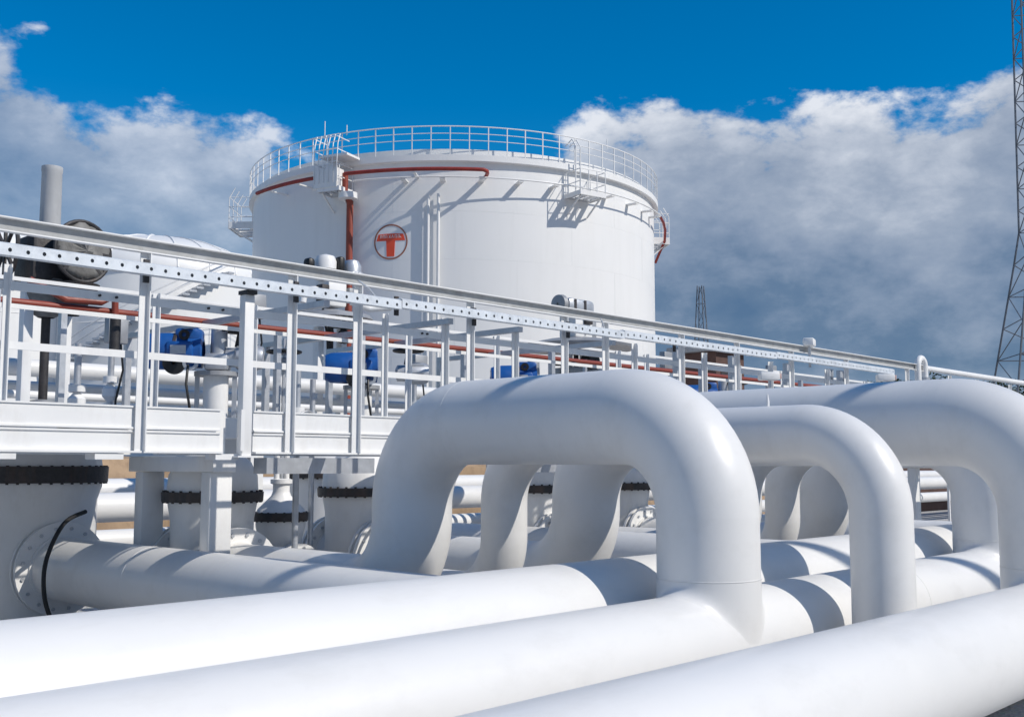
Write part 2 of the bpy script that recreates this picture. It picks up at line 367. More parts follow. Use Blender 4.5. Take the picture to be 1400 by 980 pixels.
def make_motor_valve():
    t = thing('motorised_valve', '', 'valve', group='valves with blue electric drives behind the walkway')
    MB().lathe([(.02, .30), (.26, .34), (.34, .5), (.37, .75), (.375, 1.2), (.40, 1.34), (.40, 1.37)], seg=40).build('body', 'steel_white', t)
    MB().cyl((0, -.42, .7), (0, .42, .7), .31, 40).build('port', 'steel_white', t)
    for y in (-.44, -.36, .40, .48): flange(t, y, .7, .44, .034)
    MB().bbox((-.2, -.16, 0), (.2, .16, .36), .02).build('foot', 'concrete', t)
    bf = MB().lathe([(.40, 1.36), (.455, 1.365), (.46, 1.45), (.40, 1.455)], seg=40).build('bonnet_flange', 'dark_steel', t)
    bolts(MB(), (0, 0, 1.41), .437, 28, .013, .057).build('bolt_circle', 'dark_steel', bf)['kind'] = 'stuff'
    MB().lathe([(.41, 1.452), (.40, 1.6), (.34, 1.72), (.2, 1.84), (.13, 1.9), (.12, 2.0)], seg=36).build('bonnet', 'steel_white', t)
    MB().cyl((0, 0, 1.98), (0, 0, 2.53), .115, 20).build('column', 'steel_white', t)
    for x in (-.17, .17): MB().box((x-.02, -.02, 1.85), (x+.02, .02, 2.53)).build('yoke_arm', 'galvanised', t)
    MB().lathe([(.02, 2.52), (.2, 2.52), (.2, 2.56), (.02, 2.56)], seg=28).build('mount_plate', 'grey_steel', t)
    dz_ = -.17
    d = MB().bbox((-.10, -.12, 2.74), (.12, .12, 2.9), .03).lathe([(.02, 2.88), (.08, 2.89), (.075, 3.16), (.03, 3.18)], (.02, 0, 0), seg=20).build('gearbox', 'galvanised', t)
    a = MB().lathe([(.02, -.66), (.14, -.66), (.165, -.6), (.17, -.52), (.175, -.34), (.155, -.30), (.155, -.1), (.1, -.09)], (0, 0, 2.92), 'x', 28)
    a.bbox((-.34, -.11, 3.0), (-.10, .11, 3.13), .03).bbox((-.40, -.19, 2.84), (-.16, -.1, 3.0), .025)
    ac = a.build('drive_housing', 'actuator_blue', t)
    MB().lathe([(.02, -.03), (.1, -.025), (.105, .03), (.02, .03)], (-.33, -.15, 2.80), 'y', 24).build('cover', 'black_rubber', ac)
    MB().lathe([(.04, -.02), (.07, -.02), (.07, .02), (.04, .02)], (-.18, -.16, 2.80), 'y', 20).build('cable_gland', 'galvanised', ac)
    for k in range(8):
        an = 2*pi*k/8+.2; MB().cyl((-.665, .125*cos(an), 2.92+.125*sin(an)), (-.60, .125*cos(an), 2.92+.125*sin(an)), .012, 6).build('bolt', 'galvanised', ac)
    MB().box((-.36, -.1955, 2.88), (-.22, -.1905, 2.96)).build('nameplate', 'galvanised', ac)
    MB().lathe([(.176, -.35), (.18, -.345), (.18, -.32), (.176, -.315)], (0, 0, 2.92), 'x', 28).build('band', 'dark_steel', ac)
    MB().lathe([(.02, -.02), (.05, -.02), (.05, .015), (.02, .02)], (-.25, -.11, 3.065), 'y', 16).build('dial', 'black_rubber', ac)
    m = MB().lathe([(.05, .1), (.09, .12), (.09, .2), (.115, .22), (.115, .42), (.10, .46), (.03, .47)], (0, 0, 2.87), 'x', 24)
    for k in range(8):
        an = 2*pi*k/8; m.cbox((.32, .118*cos(an), 2.87+.118*sin(an)), (.18, .012, .012))
    m.build('motor', 'galvanised', t)
    h = MB().sweep([(.24+.16*cos(2*pi*k/28), .16*sin(2*pi*k/28), 3.12) for k in range(28)], .016, 8, closed=True)
    h.lathe([(.02, 2.96), (.05, 2.97), (.03, 3.08), (.05, 3.12), (.0, 3.14)], (.24, 0, 0), seg=14)
    for k in range(4): h.bar((.24, 0, 3.11), (.24+.16*cos(pi*k/2), .16*sin(pi*k/2), 3.12), .03)
    h.build('handwheel', 'black_rubber', t)
    MB().sweep([(-.2, -.17, 2.78), (-.2, -.24, 2.6), (-.16, -.22, 2.35), (-.1, -.14, 2.2), (-.06, -.11, 2.0)], .012, 8).build('cable', 'black_rubber', t)
    return t
mv = make_motor_valve()
MV = [(5.45, 8.93, 'valve with blue electric drive left of the tall white upright'),
      (7.5, 9.33, 'valve with blue electric drive below the round operator head, centre left'),
      (9.92, 9.0, 'valve with blue electric drive just above the largest loop'),
      (11.95, 9.2, 'valve with small blue electric drive right of the round grey canopy'),
      (14.4, 9.1, 'far valve with blue drive beyond the loops')]
DX = (-.03, .27, .15, .1, 0)
for i, (x, y, lb) in enumerate(MV):
    rz = rad((-40, -38, -42, -36, -40)[i])
    o = mv if i == 0 else copy_tree(mv)
    o.location = (x, y, 0); o['label'] = lb
    for ch in o.children:
        nm = ch.name.split('.')[0]
        if nm in ('drive_housing', 'motor', 'handwheel', 'gearbox', 'cable', 'yoke_arm'): ch.rotation_euler = (0, 0, rz); ch.location = (0, 0, 0) if nm in ('yoke_arm', 'gearbox') else (DX[i]*.686, -DX[i]*.728, -.17)
        if nm == 'gearbox': ch.location.z = -.17

def make_cone_valve():
    t = thing('cone_valve', '', 'valve', group='small valves with conical bonnets')
    MB().lathe([(.02, .2), (.16, .24), (.21, .5), (.22, .95), (.25, 1.08), (.25, 1.14)], seg=32).build('body', 'steel_white', t)
    for y in (-.32, -.26, .26, .32): flange(t, y, .62, .30, .028)
    MB().cyl((0, -.3, .62), (0, .3, .62), .195, 32).build('port', 'steel_white', t)
    f = MB().lathe([(.24, 1.13), (.275, 1.135), (.28, 1.215), (.25, 1.22)], seg=32).build('bonnet_flange', 'dark_steel', t)
    bolts(MB(), (0, 0, 1.175), .26, 20, .01, .05).build('bolt_circle', 'dark_steel', f)['kind'] = 'stuff'
    c = MB().lathe([(.25, 1.217), (.235, 1.25), (.1, 1.385), (.085, 1.43), (.085, 1.5), (.11, 1.51), (.11, 1.55), (.06, 1.56)], seg=28).build('bonnet', 'steel_white', t)
    for x in (-.06, .06): MB().cyl((x, 0, 1.54), (x, 0, 2.75), .03, 10).build('yoke_arm', 'steel_white', t)
    MB().cyl((0, 0, 1.5), (0, 0, 3.0), .018, 8).build('stem', 'galvanised', t)
    h = MB().sweep([(.17*cos(2*pi*k/28), .17*sin(2*pi*k/28), 2.86) for k in range(28)], .015, 8, closed=True)
    for k in range(3): h.bar((-.17*cos(pi*k/3), -.17*sin(pi*k/3), 2.86), (.17*cos(pi*k/3), .17*sin(pi*k/3), 2.86), .022)
    h.build('handwheel', 'black_rubber', t)
    MB().lathe([(.02, 2.7), (.1, 2.7), (.1, 2.78), (.02, 2.8)], seg=20).build('yoke_nut', 'grey_steel', t)
    return t
cv = make_cone_valve(); cv.location = (6.5, 9.36, 0); cv['label'] = 'small white valve with cone bonnet and dark flange under the walkway'
copy_thing(cv, (10.95, 9.3, 0), 0, 'small valve with cone bonnet in the second row, behind the loops')

def make_gate_valve():
    t = thing('gate_valve', '', 'valve', group='tall gate valves standing behind the walkway')
    MB().lathe([(.02, .14), (.4, .2), (.52, .5), (.56, .9), (.56, 1.35), (.60, 1.48), (.60, 1.53)], seg=44).build('body', 'steel_white', t)
    MB().cyl((0, -.56, .7), (0, .7, .7), .34, 44).build('port', 'steel_white', t)
    for y in (-.58, -.49, .62, .72): flange(t, y, .7, .45, .04)
    bf = MB().lathe([(.60, 1.52), (.655, 1.525), (.66, 1.68), (.60, 1.685)], seg=44).build('bonnet_flange', 'dark_steel', t)
    bolts(MB(), (0, 0, 1.60), .637, 40, .014, .092).build('bolt_circle', 'dark_steel', bf)['kind'] = 'stuff'
    MB().lathe([(.60, 1.683), (.58, 1.8), (.46, 1.95), (.2, 2.1), (.17, 2.2)], seg=40).build('bonnet', 'steel_white', t)
    for x in (-.2, .2): MB().bbox((x-.05, -.06, 2.05), (x+.05, .06, 3.6), .01).build('yoke_arm', 'steel_white', t)
    MB().cyl((0, 0, 2.1), (0, 0, 3.7), .045, 14).build('stem', 'dark_steel', t)
    MB().lathe([(.05, 2.2), (.12, 2.21), (.12, 2.35), (.05, 2.36)], seg=20).build('gland', 'grey_steel', t)
    return t
gv = make_gate_valve()
def wheel(mb, c, R_, axis, tr=.022, spokes=4):
    pts = []
    for k in range(36):
        a = 2*pi*k/36
        pts.append(add(c, (R_*cos(a), 0, R_*sin(a)) if axis == 'y' else (0, R_*cos(a), R_*sin(a))))
    mb.sweep(pts, tr, 8, closed=True)
    for k in range(spokes):
        a = pi*k/spokes; d = (R_*cos(a), 0, R_*sin(a)) if axis == 'y' else (0, R_*cos(a), R_*sin(a))
        mb.bar(sub(c, d), add(c, d), .03)
    return mb
g2 = copy_thing(gv, (9.2, 12.15, 0), 0, 'tall gate valve with white and black operator head above the railing')
g3 = copy_thing(gv, (13.65, 11.4, 0), 0, 'tall gate valve with grey canopy and boxy head, right of centre')
gv.location = (4.75, 11.05, 0); gv['label'] = 'tall gate valve with shrouded handwheels and long vertical stem tube'
# first: stem tube, gearbox, two covered handwheels
t = gv
def lp(mb, name, mat, t, ang=35): return mb.build(name, mat, t, loc=(0, 0, 0), ang=ang)
lp(MB().lathe([(.105, 3.95), (.1, 4.72), (.105, 4.73), (.105, 4.78), (.02, 4.79)], seg=28), 'stem_tube', 'tube_grey', t)
lp(MB().bbox((-.26, -.24, 3.55), (.26, .24, 4.02), .04), 'gearbox', 'dark_steel', t)
lp(MB().lathe([(.08, 3.2), (.16, 3.25), (.24, 3.42), (.24, 3.6)], seg=18), 'canvas_shroud', 'tarp', t)
e = lp(wheel(MB(), (.12, -.42, 3.86), .31, 'y').cyl((.12, -.42, 3.86), (.12, -.2, 3.86), .05, 12), 'handwheel', 'dark_steel', t); e.rotation_euler = (0, 0, rad(8))
sh = MB(); rr = random.Random(3)
sh.v.append((.12, -.50, 3.86))
for q in range(1, 5):
    for k in range(28):
        a = 2*pi*k/28; R_ = .30*q/4; sh.v.append((.12+R_*cos(a), -.445-.06*(1-(q/4)**2)+.045*rr.random(), 3.86+R_*sin(a)))
for k in range(28):
    sh.f.append((0, 1+k, 1+(k+1) % 28))
    for q in range(3): sh.f.append((1+q*28+k, 1+q*28+(k+1) % 28, 1+(q+1)*28+(k+1) % 28, 1+(q+1)*28+k))
for q in range(28): pass
o = sh.build('canvas_cover', 'tarp', e, loc=(0, 0, 0)); md = o.modifiers.new('thick', 'SOLIDIFY'); md.thickness = .02
e2 = lp(wheel(MB(), (-.42, .05, 3.86), .31, 'x').cyl((-.42, .05, 3.86), (-.2, .05, 3.86), .05, 12), 'handwheel', 'dark_steel', t)
lp(MB().lathe([(.06, 3.2), (.2, 3.4), (.25, 3.52), (.05, 3.54)], (.12, -.35, 0), seg=20), 'canvas_shroud', 'dark_steel', t)
def lpz(mb, name, mat, t): o = lp(mb, name, mat, t); o.location.z = LIFT; return o
LIFT = .27
# second: white operator head with black caps over a round canopy
t = g2
lpz(MB().bbox((-.16, -.16, 3.62), (.16, .16, 3.98), .03), 'gearbox', 'steel_white', t)
lpz(MB().lathe([(.02, 3.98), (.15, 4.0), (.16, 4.25), (.12, 4.33), (.02, 4.36)], (-.1, 0, 0), seg=24), 'head', 'steel_white', t)
lpz(MB().lathe([(.02, 3.98), (.13, 4.0), (.14, 4.22), (.1, 4.3), (.02, 4.32)], (.28, -.1, 0), seg=24), 'motor', 'galvanised', t)
lpz(MB().bbox((-.0, -.2, 4.1), (.1, -.06, 4.33), .04), 'cover', 'black_rubber', t)
lpz(MB().bbox((-.44, -.08, 4.1), (-.32, .08, 4.27), .05), 'cover', 'black_rubber', t)
lpz(MB().sweep(arc((-.35, -.1, 3.62), (1, 0, 0), (0, 0, 1), .2, 0, pi, 10), .05, 12), 'guard', 'steel_white', t)
lpz(MB().sweep([(.2, -.2, 3.7), (.45, -.3, 3.62), (.75, -.4, 3.66)], .05, 12), 'arm', 'steel_white', t)
lpz(MB().lathe([(.03, 3.6), (.55, 3.5), (.6, 3.44), (.57, 3.44), (.03, 3.5)], seg=32), 'canopy', 'grey_steel', t)
lpz(wheel(MB(), (0, -.3, 3.3), .2, 'y', .018), 'handwheel', 'black_rubber', t)
for k in range(3): lpz(MB().sweep(arc((.28+.05*k-.05, -.24, 4.05), (1, 0, 0), (0, 0, 1), .07, 0, pi, 8), .014, 6), 'hoop', 'galvanised', t)
lpz(MB().bbox((-.3, -.2, 3.66), (-.17, -.05, 3.9), .02), 'terminal_box', 'dark_steel', t)
lpz(MB().bbox((.17, -.2, 3.74), (.27, .0, 3.9), .02), 'terminal_box', 'grey_steel', t)
lpz(MB().sweep([(-.24, -.2, 3.7), (-.35, -.28, 3.5), (-.2, -.2, 3.2), (-.1, -.1, 2.7)], .018, 8), 'cable', 'black_rubber', t)
lpz(MB().lathe([(.165, 4.08), (.17, 4.09), (.17, 4.13), (.165, 4.14)], (-.1, 0, 0), seg=24), 'band', 'dark_steel', t)
LIFT = .17
# third: boxy head over a wide grey canopy
t = g3
lpz(MB().bbox((-.34, -.16, 3.98), (.32, .16, 4.24), .07), 'head', 'galvanised', t)
lpz(MB().lathe([(.02, -.06), (.15, -.05), (.16, .03), (.02, .04)], (-.4, 0, 4.13), 'x', 20), 'cover', 'grey_steel', t)
lpz(MB().bbox((-.22, -.18, 3.6), (.22, .18, 3.99), .03), 'gearbox', 'steel_white', t)
lpz(MB().bbox((-.02, -.24, 3.82), (.16, -.17, 3.95), .02), 'nameplate', 'dark_steel', t)
lpz(MB().lathe([(.03, 3.62), (.5, 3.57), (1.0, 3.46), (.98, 3.42), (.5, 3.44), (.03, 3.34)], seg=32), 'canopy', 'grey_steel', t)
lpz(MB().bbox((-.35, -.3, 2.95), (.3, .2, 3.1), .03), 'drive', 'grey_steel', t)
lpz(MB().lathe([(.02, -.1), (.13, -.1), (.13, .1), (.02, .1)], (0, -.3, 3.2), 'y', 20), 'cover', 'black_rubber', t)

for x in (-.2, .05): lpz(MB().box((x-.03, -.166, 4.0), (x+.03, -.161, 4.22)), 'cooling_slot', 'dark_steel', t)
lpz(MB().bbox((.22, -.12, 3.62), (.4, .1, 3.92), .02), 'terminal_box', 'grey_steel', t)
lpz(MB().sweep(arc((-.1, -.2, 3.66), (1, 0, 0), (0, 0, 1), .13, 0, pi, 10), .02, 8), 'guard', 'dark_steel', t)
# ------------------------------------------------------------------ walkway
YW = 6.95; ZT = 2.10; ZB = 1.78; XE = 30
t = thing('walkway', 'raised white steel walkway on two stacked edge beams behind the loops', 'walkway', (8, 7.6, ZB))
def fascia(x0, x1):
    zm = 1.937
    MB().prism([(YW-.016, ZT), (YW+.04, ZT), (YW+.04, zm+.004), (YW-.022, zm+.004), (YW-.022, zm+.016), (YW-.006, zm+.022), (YW-.006, ZT-.012), (YW-.016, ZT-.012)], x0, x1).build('edge_beam', 'steel_white', t)
    MB().prism([(YW-.05, ZB), (YW+.04, ZB), (YW+.04, zm-.004), (YW-.016, zm-.004), (YW-.016, zm-.016), (YW-.004, zm-.022), (YW-.004, ZB+.016), (YW-.05, ZB+.014)], x0, x1).build('edge_beam', 'steel_white', t)
xs = [-1.5, 1.35, 4.28, ]
fascia(-1.5, 1.4); fascia(1.404, 4.28)
fascia(4.56, 8.9); fascia(8.904, 13.2); fascia(13.204, 17.6); fascia(17.604, 24); fascia(24.004, XE)
MB().box((4.282, YW+.05, ZB), (4.36, YW+.12, ZT)).build('beam_web', 'steel_white', t)
for (x0, x1) in ((-1.5, 4.3), (4.55, 13.2), (13.21, XE)):
    MB().box((x0, 7.92, ZT-.05), (x1, 8.295, ZT-.012)).build('deck_plank', 'galvanised', t)
    MB().prism([(8.3, ZB), (8.4, ZB), (8.4, ZT), (8.3, ZT)], x0, x1).build('far_beam', 'steel_white', t)
x = -1.2
while x < XE:
    if not 4.2 < x < 4.6: MB().box((x-.04, YW+.05, ZT-.2), (x+.04, 8.29, ZT-.045)).build('cross_beam', 'steel_white', t)
    x += 1.45
# bracket lugs below the beam
for x in (2.72, 3.43, 4.33, 6.1, 6.4): MB().box((x-.1, YW-.04, ZB-.045), (x+.1, YW+.1, ZB-.003)).build('lug', 'steel_white', t)
MB().box((1.6, 9.05, ZT-.05), (5.5, 12.6, ZT-.01)).build('valve_platform', 'galvanised', t)
# legs of the walkway: portal frame beside the branch pipe, more beyond
def portal(X, ya, yb, zlow, zh):
    q = MB().bbox((X-.11, ya-.07, zlow), (X+.11, ya+.07, zh-.14), .008); q.build('column', 'steel_white', t)
    q = MB().bbox((X-.11, yb-.07, zlow), (X+.11, yb+.07, zh-.14), .008); q.build('column', 'steel_white', t)
    MB().bbox((X-.112, ya-.12, zh-.138), (X+.112, yb+.2, zh), .008).build('header_beam', 'steel_white', t)
    for yy in (ya, yb): MB().box((X-.03, yy-.06, 0), (X+.03, yy+.06, zlow-.002)).build('column_foot', 'grey_steel', t)
portal(5.08, 8.27, 9.42, .93, ZB-.005)
for X in (14.9, 19.3): portal(X, 7.15, 8.2, .03, ZB-.005)
for q in ((6.0, 8.1), (8.7, 7.9)): 
    MB().box((q[0]-.6, q[1]-.1, ZB-.16), (q[0]+.6, q[1]+.1, ZB-.02)).build('cross_beam', 'galvanised', t)

# near guardrail
gr = thing('guardrail', 'near white guardrail of channel posts with a wide top rail', 'railing', (8, YW, ZT))
chan = lambda z0, z1, d=.055, th=.008: [(YW-.02-d, z1), (YW-.02, z1), (YW-.02, z0), (YW-.02-d, z0), (YW-.02-d, z0+th), (YW-.02-th, z0+th), (YW-.02-th, z1-th), (YW-.02-d, z1-th)]
# top rail: channel lying with its open side to the front
for x0, x1 in ((-1.5, 4.86), (4.863, 10.1), (10.103, 16.8)):
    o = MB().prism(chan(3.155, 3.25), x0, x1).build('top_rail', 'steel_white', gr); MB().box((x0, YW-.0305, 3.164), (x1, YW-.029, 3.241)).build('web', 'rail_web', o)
MB().cyl((16.8, YW-.04, 3.21), (XE, YW-.04, 3.25), .045, 16).build('top_rail', 'steel_white', gr)
def mid(z0, z1, y, x0=-1.5, x1=XE): MB().box((x0, y, z0), (x1, y+.012, z1)).build('mid_rail', 'steel_white', gr)
mid(2.81, 2.868, YW+.066); mid(2.694, 2.724, YW+.066); mid(2.432, 2.482, YW+.066)
def post_mesh(wd, dp, z0, z1):          # angle post: plate along the rail, flange to the front at its far edge
    th = .008; pr = [(-wd/2, 0), (wd/2, 0), (wd/2, -dp), (wd/2-th, -dp), (wd/2-th, -th), (-wd/2, -th)]
    mb = MB(); n = len(pr)
    for z in (z0, z1): mb.v += [(x, y, z) for x, y in pr]
    mb.f += [tuple(range(n))[::-1], tuple(range(n, 2*n))]
    for i in range(n): j = (i+1) % n; mb.f.append((i, j, n+j, n+i))
    return mb
pm_full = post_mesh(.064, .045, 1.79, 3.152).mesh('post', 'steel_white')
pm_tray = post_mesh(.05, .05, 2.1, 3.0).mesh('post', 'steel_white')
pm_pair = MB().box((-.035, -.03, 2.1), (.035, .03, 3.02)).box((.075, -.03, 2.1), (.11, .03, 3.02)).box((.0355, -.02, 2.9), (.0745, .02, 2.98)).mesh('post', 'galvanised')
pm_thin = post_mesh(.04, .04, 2.1, 2.97).mesh('post', 'steel_white')
def gpost(me, x, y, rz=0): 
    o = piece('post', me, gr, (x-8, y-YW, -ZT), rz); return o
for x in (0.3, 1.9, 3.64, 4.86, 5.50, 6.785, 8.087, 8.735, 10.105, 11.27, 12.58, 14.11, 16.13, 17.79, 18.98, 20.6, 22.4): gpost(pm_full, x, YW-.028)
for x in (2.755, 5.87, 6.559, 7.471, 9.351, 10.7, 12.21, 13.72, 15.31, 16.79, 18.32, 19.82): gpost(pm_tray if x > 6 else pm_thin, x, YW+.065)
for x in (3.2, 8.2, 13.4):
    MB().box((x-.1, YW+.08, 2.83), (x+.1, YW+.10, 2.86)).build('splice_plate', 'steel_white', gr)
# bolts heads along the upper mid rail
for x in (3.37, 3.49, 4.2, 4.32, 6.3, 6.36): MB().cyl((x, YW+.05, 2.84), (x, YW+.068, 2.84), .009, 8).build('bolt', 'dark_steel', gr)
# the tall heavy upright in front of the beam gap
up = thing('upright', 'tall wide white boxed upright filling the gap in the edge beam', 'post', (4.455, YW-.03, 1.76))
MB().bbox((4.42, YW-.08, 1.76), (4.503, YW-.005, 2.955), .006).build('box_section', 'steel_white', up)
MB().box((4.37, YW-.112, 1.752), (4.53, YW+.04, 1.764)).build('base_plate', 'steel_white', up)
MB().box((4.41, YW-.115, 2.956), (4.50, YW-.0, 2.985)).build('clamp', 'dark_steel', up)
MB().box((4.40, YW-.096, 1.80), (4.43, YW-.0905, 2.1)).build('stiffener', 'steel_white', up)

# perforated cable tray in front of the posts
ct = thing('cable_tray', 'long perforated white cable tray clamped along the guardrail', 'cable tray', (8, YW-.2, 3.0), group=None)
def tray(x0, x1, z0, z1, step=.105):
    y0, y1 = YW-.175, YW-.105; mb = MB(); n = max(1, int(round((x1-x0)/step))); dx = (x1-x0)/n; zm = (z0+z1)/2; hs_ = .0125
    for i in range(n):
        a = x0+i*dx; b_ = a+dx; c = (a+b_)/2+random.uniform(-.006, .006); zz = zm+random.uniform(-.004, .004); k = len(mb.v)
        mb.v += [(a, y0, z0), (b_, y0, z0), (b_, y0, z1), (a, y0, z1)]
        hx = [(c+hs_*cos(q*pi/4+pi/8), y0, zz+hs_*1.1*sin(q*pi/4+pi/8)) for q in range(8)]
        mb.v += hx
        # outer corners: 0 bl 1 br 2 tr 3 tl ; octagon 4..11 (angles 22.5, 67.5 ...)
        o8 = [k+4+q for q in range(8)]
        mb.f += [(k+1, k+2, o8[0], o8[7]), (k+2, o8[1], o8[0]), (k+2, k+3, o8[2], o8[1]), (k+3, o8[3], o8[2]), (k+3, k, o8[4], o8[3]), (k, o8[5], o8[4]), (k, k+1, o8[6], o8[5]), (k+1, o8[7], o8[6])]
    mb.box((x0, y0+.0012, z1-.004), (x1, y1, z1)); mb.box((x0, y0+.0012, z0), (x1, y1, z0+.004)); mb.box((x0, y1-.004, z0+.0042), (x1, y1, z1-.0042))
    mb.prism([(y0+.002, z1), (y0+.03, z1+.012), (y1, z1+.012), (y1, z1)], x0, x1)
    o = mb.build('tray_section', 'tray_steel', ct); return o
tz = lambda x: 2.975+.006*(x-2.6)
for i, (a, b_) in enumerate(((-1.5, 2.2), (2.204, 5.86), (5.866, 8.9), (8.904, 12.0))):
    m_ = (a+b_)/2; tray(a, b_, 2.978+.0035*max(0, m_-2), 3.05+.0035*max(0, m_-2))
tray(12.004, 15.4, 3.02, 3.09)
for x in (3.62, 4.86, 5.87, 6.785, 8.087, 9.9): MB().box((x-.02, YW-.104, 2.94), (x+.02, YW-.086, 3.1)).build('clamp', 'dark_steel', ct)
for x, dx in ((5.6, .1), (8.6, .02)):
    MB().sweep([(x, YW-.14, 3.07), (x-dx*.6, YW-.14, 3.12), (x-dx*1.6, YW-.12, 3.18)], .008, 6).build('cable_tail', 'galvanised', ct)

for x, y1, z in ((5.2, 10.2, 3.0), (6.56, 9.8, 2.99), (7.47, 9.9, 3.0), (8.9, 9.6, 2.99)):
    MB().box((x-.03, YW-.03, z-.05), (x+.03, y1, z)).build('support_arm', 'galvanised', ct)
    MB().box((x-.03, y1-.06, ZT+.0), (x+.03, y1, z-.051)).build('arm_post', 'galvanised', ct)
# far guardrail
fr = thing('guardrail', 'far white guardrail of thin posts behind the blue drives', 'railing', (8, 8.35, ZT))
for z0, z1 in ((3.10, 3.13), (2.58, 2.60)): MB().box((-1.5, 8.36, z0), (XE, 8.375, z1)).build('mid_rail', 'steel_white', fr)
fp = post_mesh(.05, .05, 2.10, 3.13).mesh('post', 'steel_white')
fp2 = MB().box((-.03, -.03, 2.1), (.03, .03, 3.08)).mesh('post', 'galvanised')
x = .4
k = 0
while x < XE:
    piece('post', fp if k % 3 else fp2, fr, (x-8, .0, -ZT)); x += (.95, 1.25, .6, 1.3)[k % 4]; k += 1

# slender posts and small supports on the deck
rp = thing('fire_water_pipe', 'long thin red pipe running behind the walkway railing', 'pipe', (8, 8.75, 2.2))
MB().cyl((-2, 8.75, 2.985), (XE, 8.75, 3.03), .03, 14).build('barrel', 'orange_red', rp)
for x in (1.1, 3.9, 6.0, 8.5, 11, 14.2, 18): MB().box((x-.025, 8.72, 2.06), (x+.025, 8.78, 2.95)).build('support_post', 'galvanised', rp)
o = MB().sweep([(3.6, 8.72, 3.18), (3.9, 8.7, 3.05), (4.2, 8.7, 3.06), (4.32, 8.7, 3.1), (4.33, 8.7, 2.75)], .03, 10).build('branch', 'orange_red', rp)
MB().cyl((4.33, 8.7, 2.62), (4.33, 8.7, 2.95), .045, 12).build('hose_valve', 'dark_steel', rp)

# ------------------------------------------------------------------ pipes behind the walkway
BP = [(11.9, 2.75, .095, 'white pipe on the rack behind the walkway, topmost'), (12.15, 2.56, .065, 'white pipe on the rack behind the walkway, second from top'),
      (11.8, 2.45, .045, 'slim white pipe on the rack behind the walkway, third from top'), (12.3, 2.35, .055, 'white pipe on the rack behind the walkway, fourth from top'),
      (12.0, 2.2, .095, 'white pipe on the rack behind the walkway, lowest')]
for Y, z, r, lb in BP:
    t = thing('rack_pipe', lb, 'pipe', (10, Y, 0), group='white pipes on the rack behind the walkway')
    MB().cyl((-6, Y, z), (45, Y, z), r, 28).build('barrel', 'pipe_white', t)
    for x in (2.6, 7.9, 12.8, 18, 24, 31): MB().box((x+(Y-12)-.03, Y-.03, 0), (x+(Y-12)+.03, Y+.03, z-r+.01)).build('support_post', 'steel_white', t)
for Y, z, r, lb in ((14.2, 1.12, .2, 'white pipe at knee height far under the walkway, nearer'), (15.2, 1.33, .17, 'white pipe at knee height far under the walkway, farther'), (13.1, .75, .14, 'slim low white pipe far under the walkway')):
    t = thing('low_pipe', lb, 'pipe', (10, Y, 0), group='low white pipes in front of the earth bank')
    MB().cyl((-6, Y, z), (45, Y, z), r, 32).build('barrel', 'pipe_white', t)
    for x in (4, 11, 19, 28): MB().bbox((x-.15, Y-.15, 0), (x+.15, Y+.15, z-r+.03), .02).build('support_block', 'concrete', t)
# retaining slabs of tan concrete in front of the bank
for i, (x, w_, lb) in enumerate(((9.6, 3.2, 'tan block wall panel seen under the walkway beam, left'), (15.2, 3.6, 'tan block wall panel seen between the loop legs'))):
    o = MB().bbox((x, 17.6, 0), (x+w_, 17.9, 1.66), .03).build('wall_panel', 'tan_wall', None, (x+w_/2, 17.75, 0)); tag(o, lb, 'wall', 'tan wall panels')

# small fittings standing between the rack pipes and the walkway
def standpipe(label, x, y, z1, wheel_=True, box=False):
    t = thing('standpipe', label, 'pipe', (x, y, 1.9), group='slender standpipes behind the walkway')
    MB().cyl((x, y, 2.06 if x < 5 else 0), (x, y, z1), .03, 12).build('tube', 'galvanised', t)
    MB().lathe([(.03, z1-.42), (.07, z1-.42), (.07, z1-.36), (.03, z1-.36)], (x, y, 0), seg=16).build('flange', 'steel_white', t)
    MB().lathe([(.03, z1-.6), (.075, z1-.55), (.075, z1-.48), (.03, z1-.43)], (x, y, 0), seg=16).build('valve_body', 'steel_white', t)
    if wheel_:
        h = MB().sweep([(x+.11*cos(2*pi*k/20), y-.16, z1-.51+.11*sin(2*pi*k/20)) for k in range(20)], .012, 6, closed=True).cyl((x, y-.17, z1-.51), (x, y-.05, z1-.51), .018, 8)
        for k in range(3): h.bar((x-.11*cos(k*pi/3), y-.16, z1-.51-.11*sin(k*pi/3)), (x+.11*cos(k*pi/3), y-.16, z1-.51+.11*sin(k*pi/3)), .014)
        h.build('handwheel', 'grey_steel', t)
    if box:
        MB().bbox((x-.1, y-.13, z1-.05), (x+.1, y-.03, z1+.2), .012).build('junction_box', 'grey_steel', t)
        MB().sweep([(x+.05, y-.08, z1-.05), (x+.07, y-.1, z1-.3), (x+.02, y-.07, z1-.6), (x+.04, y-.05, z1-1)], .01, 6).build('cable', 'black_rubber', t)
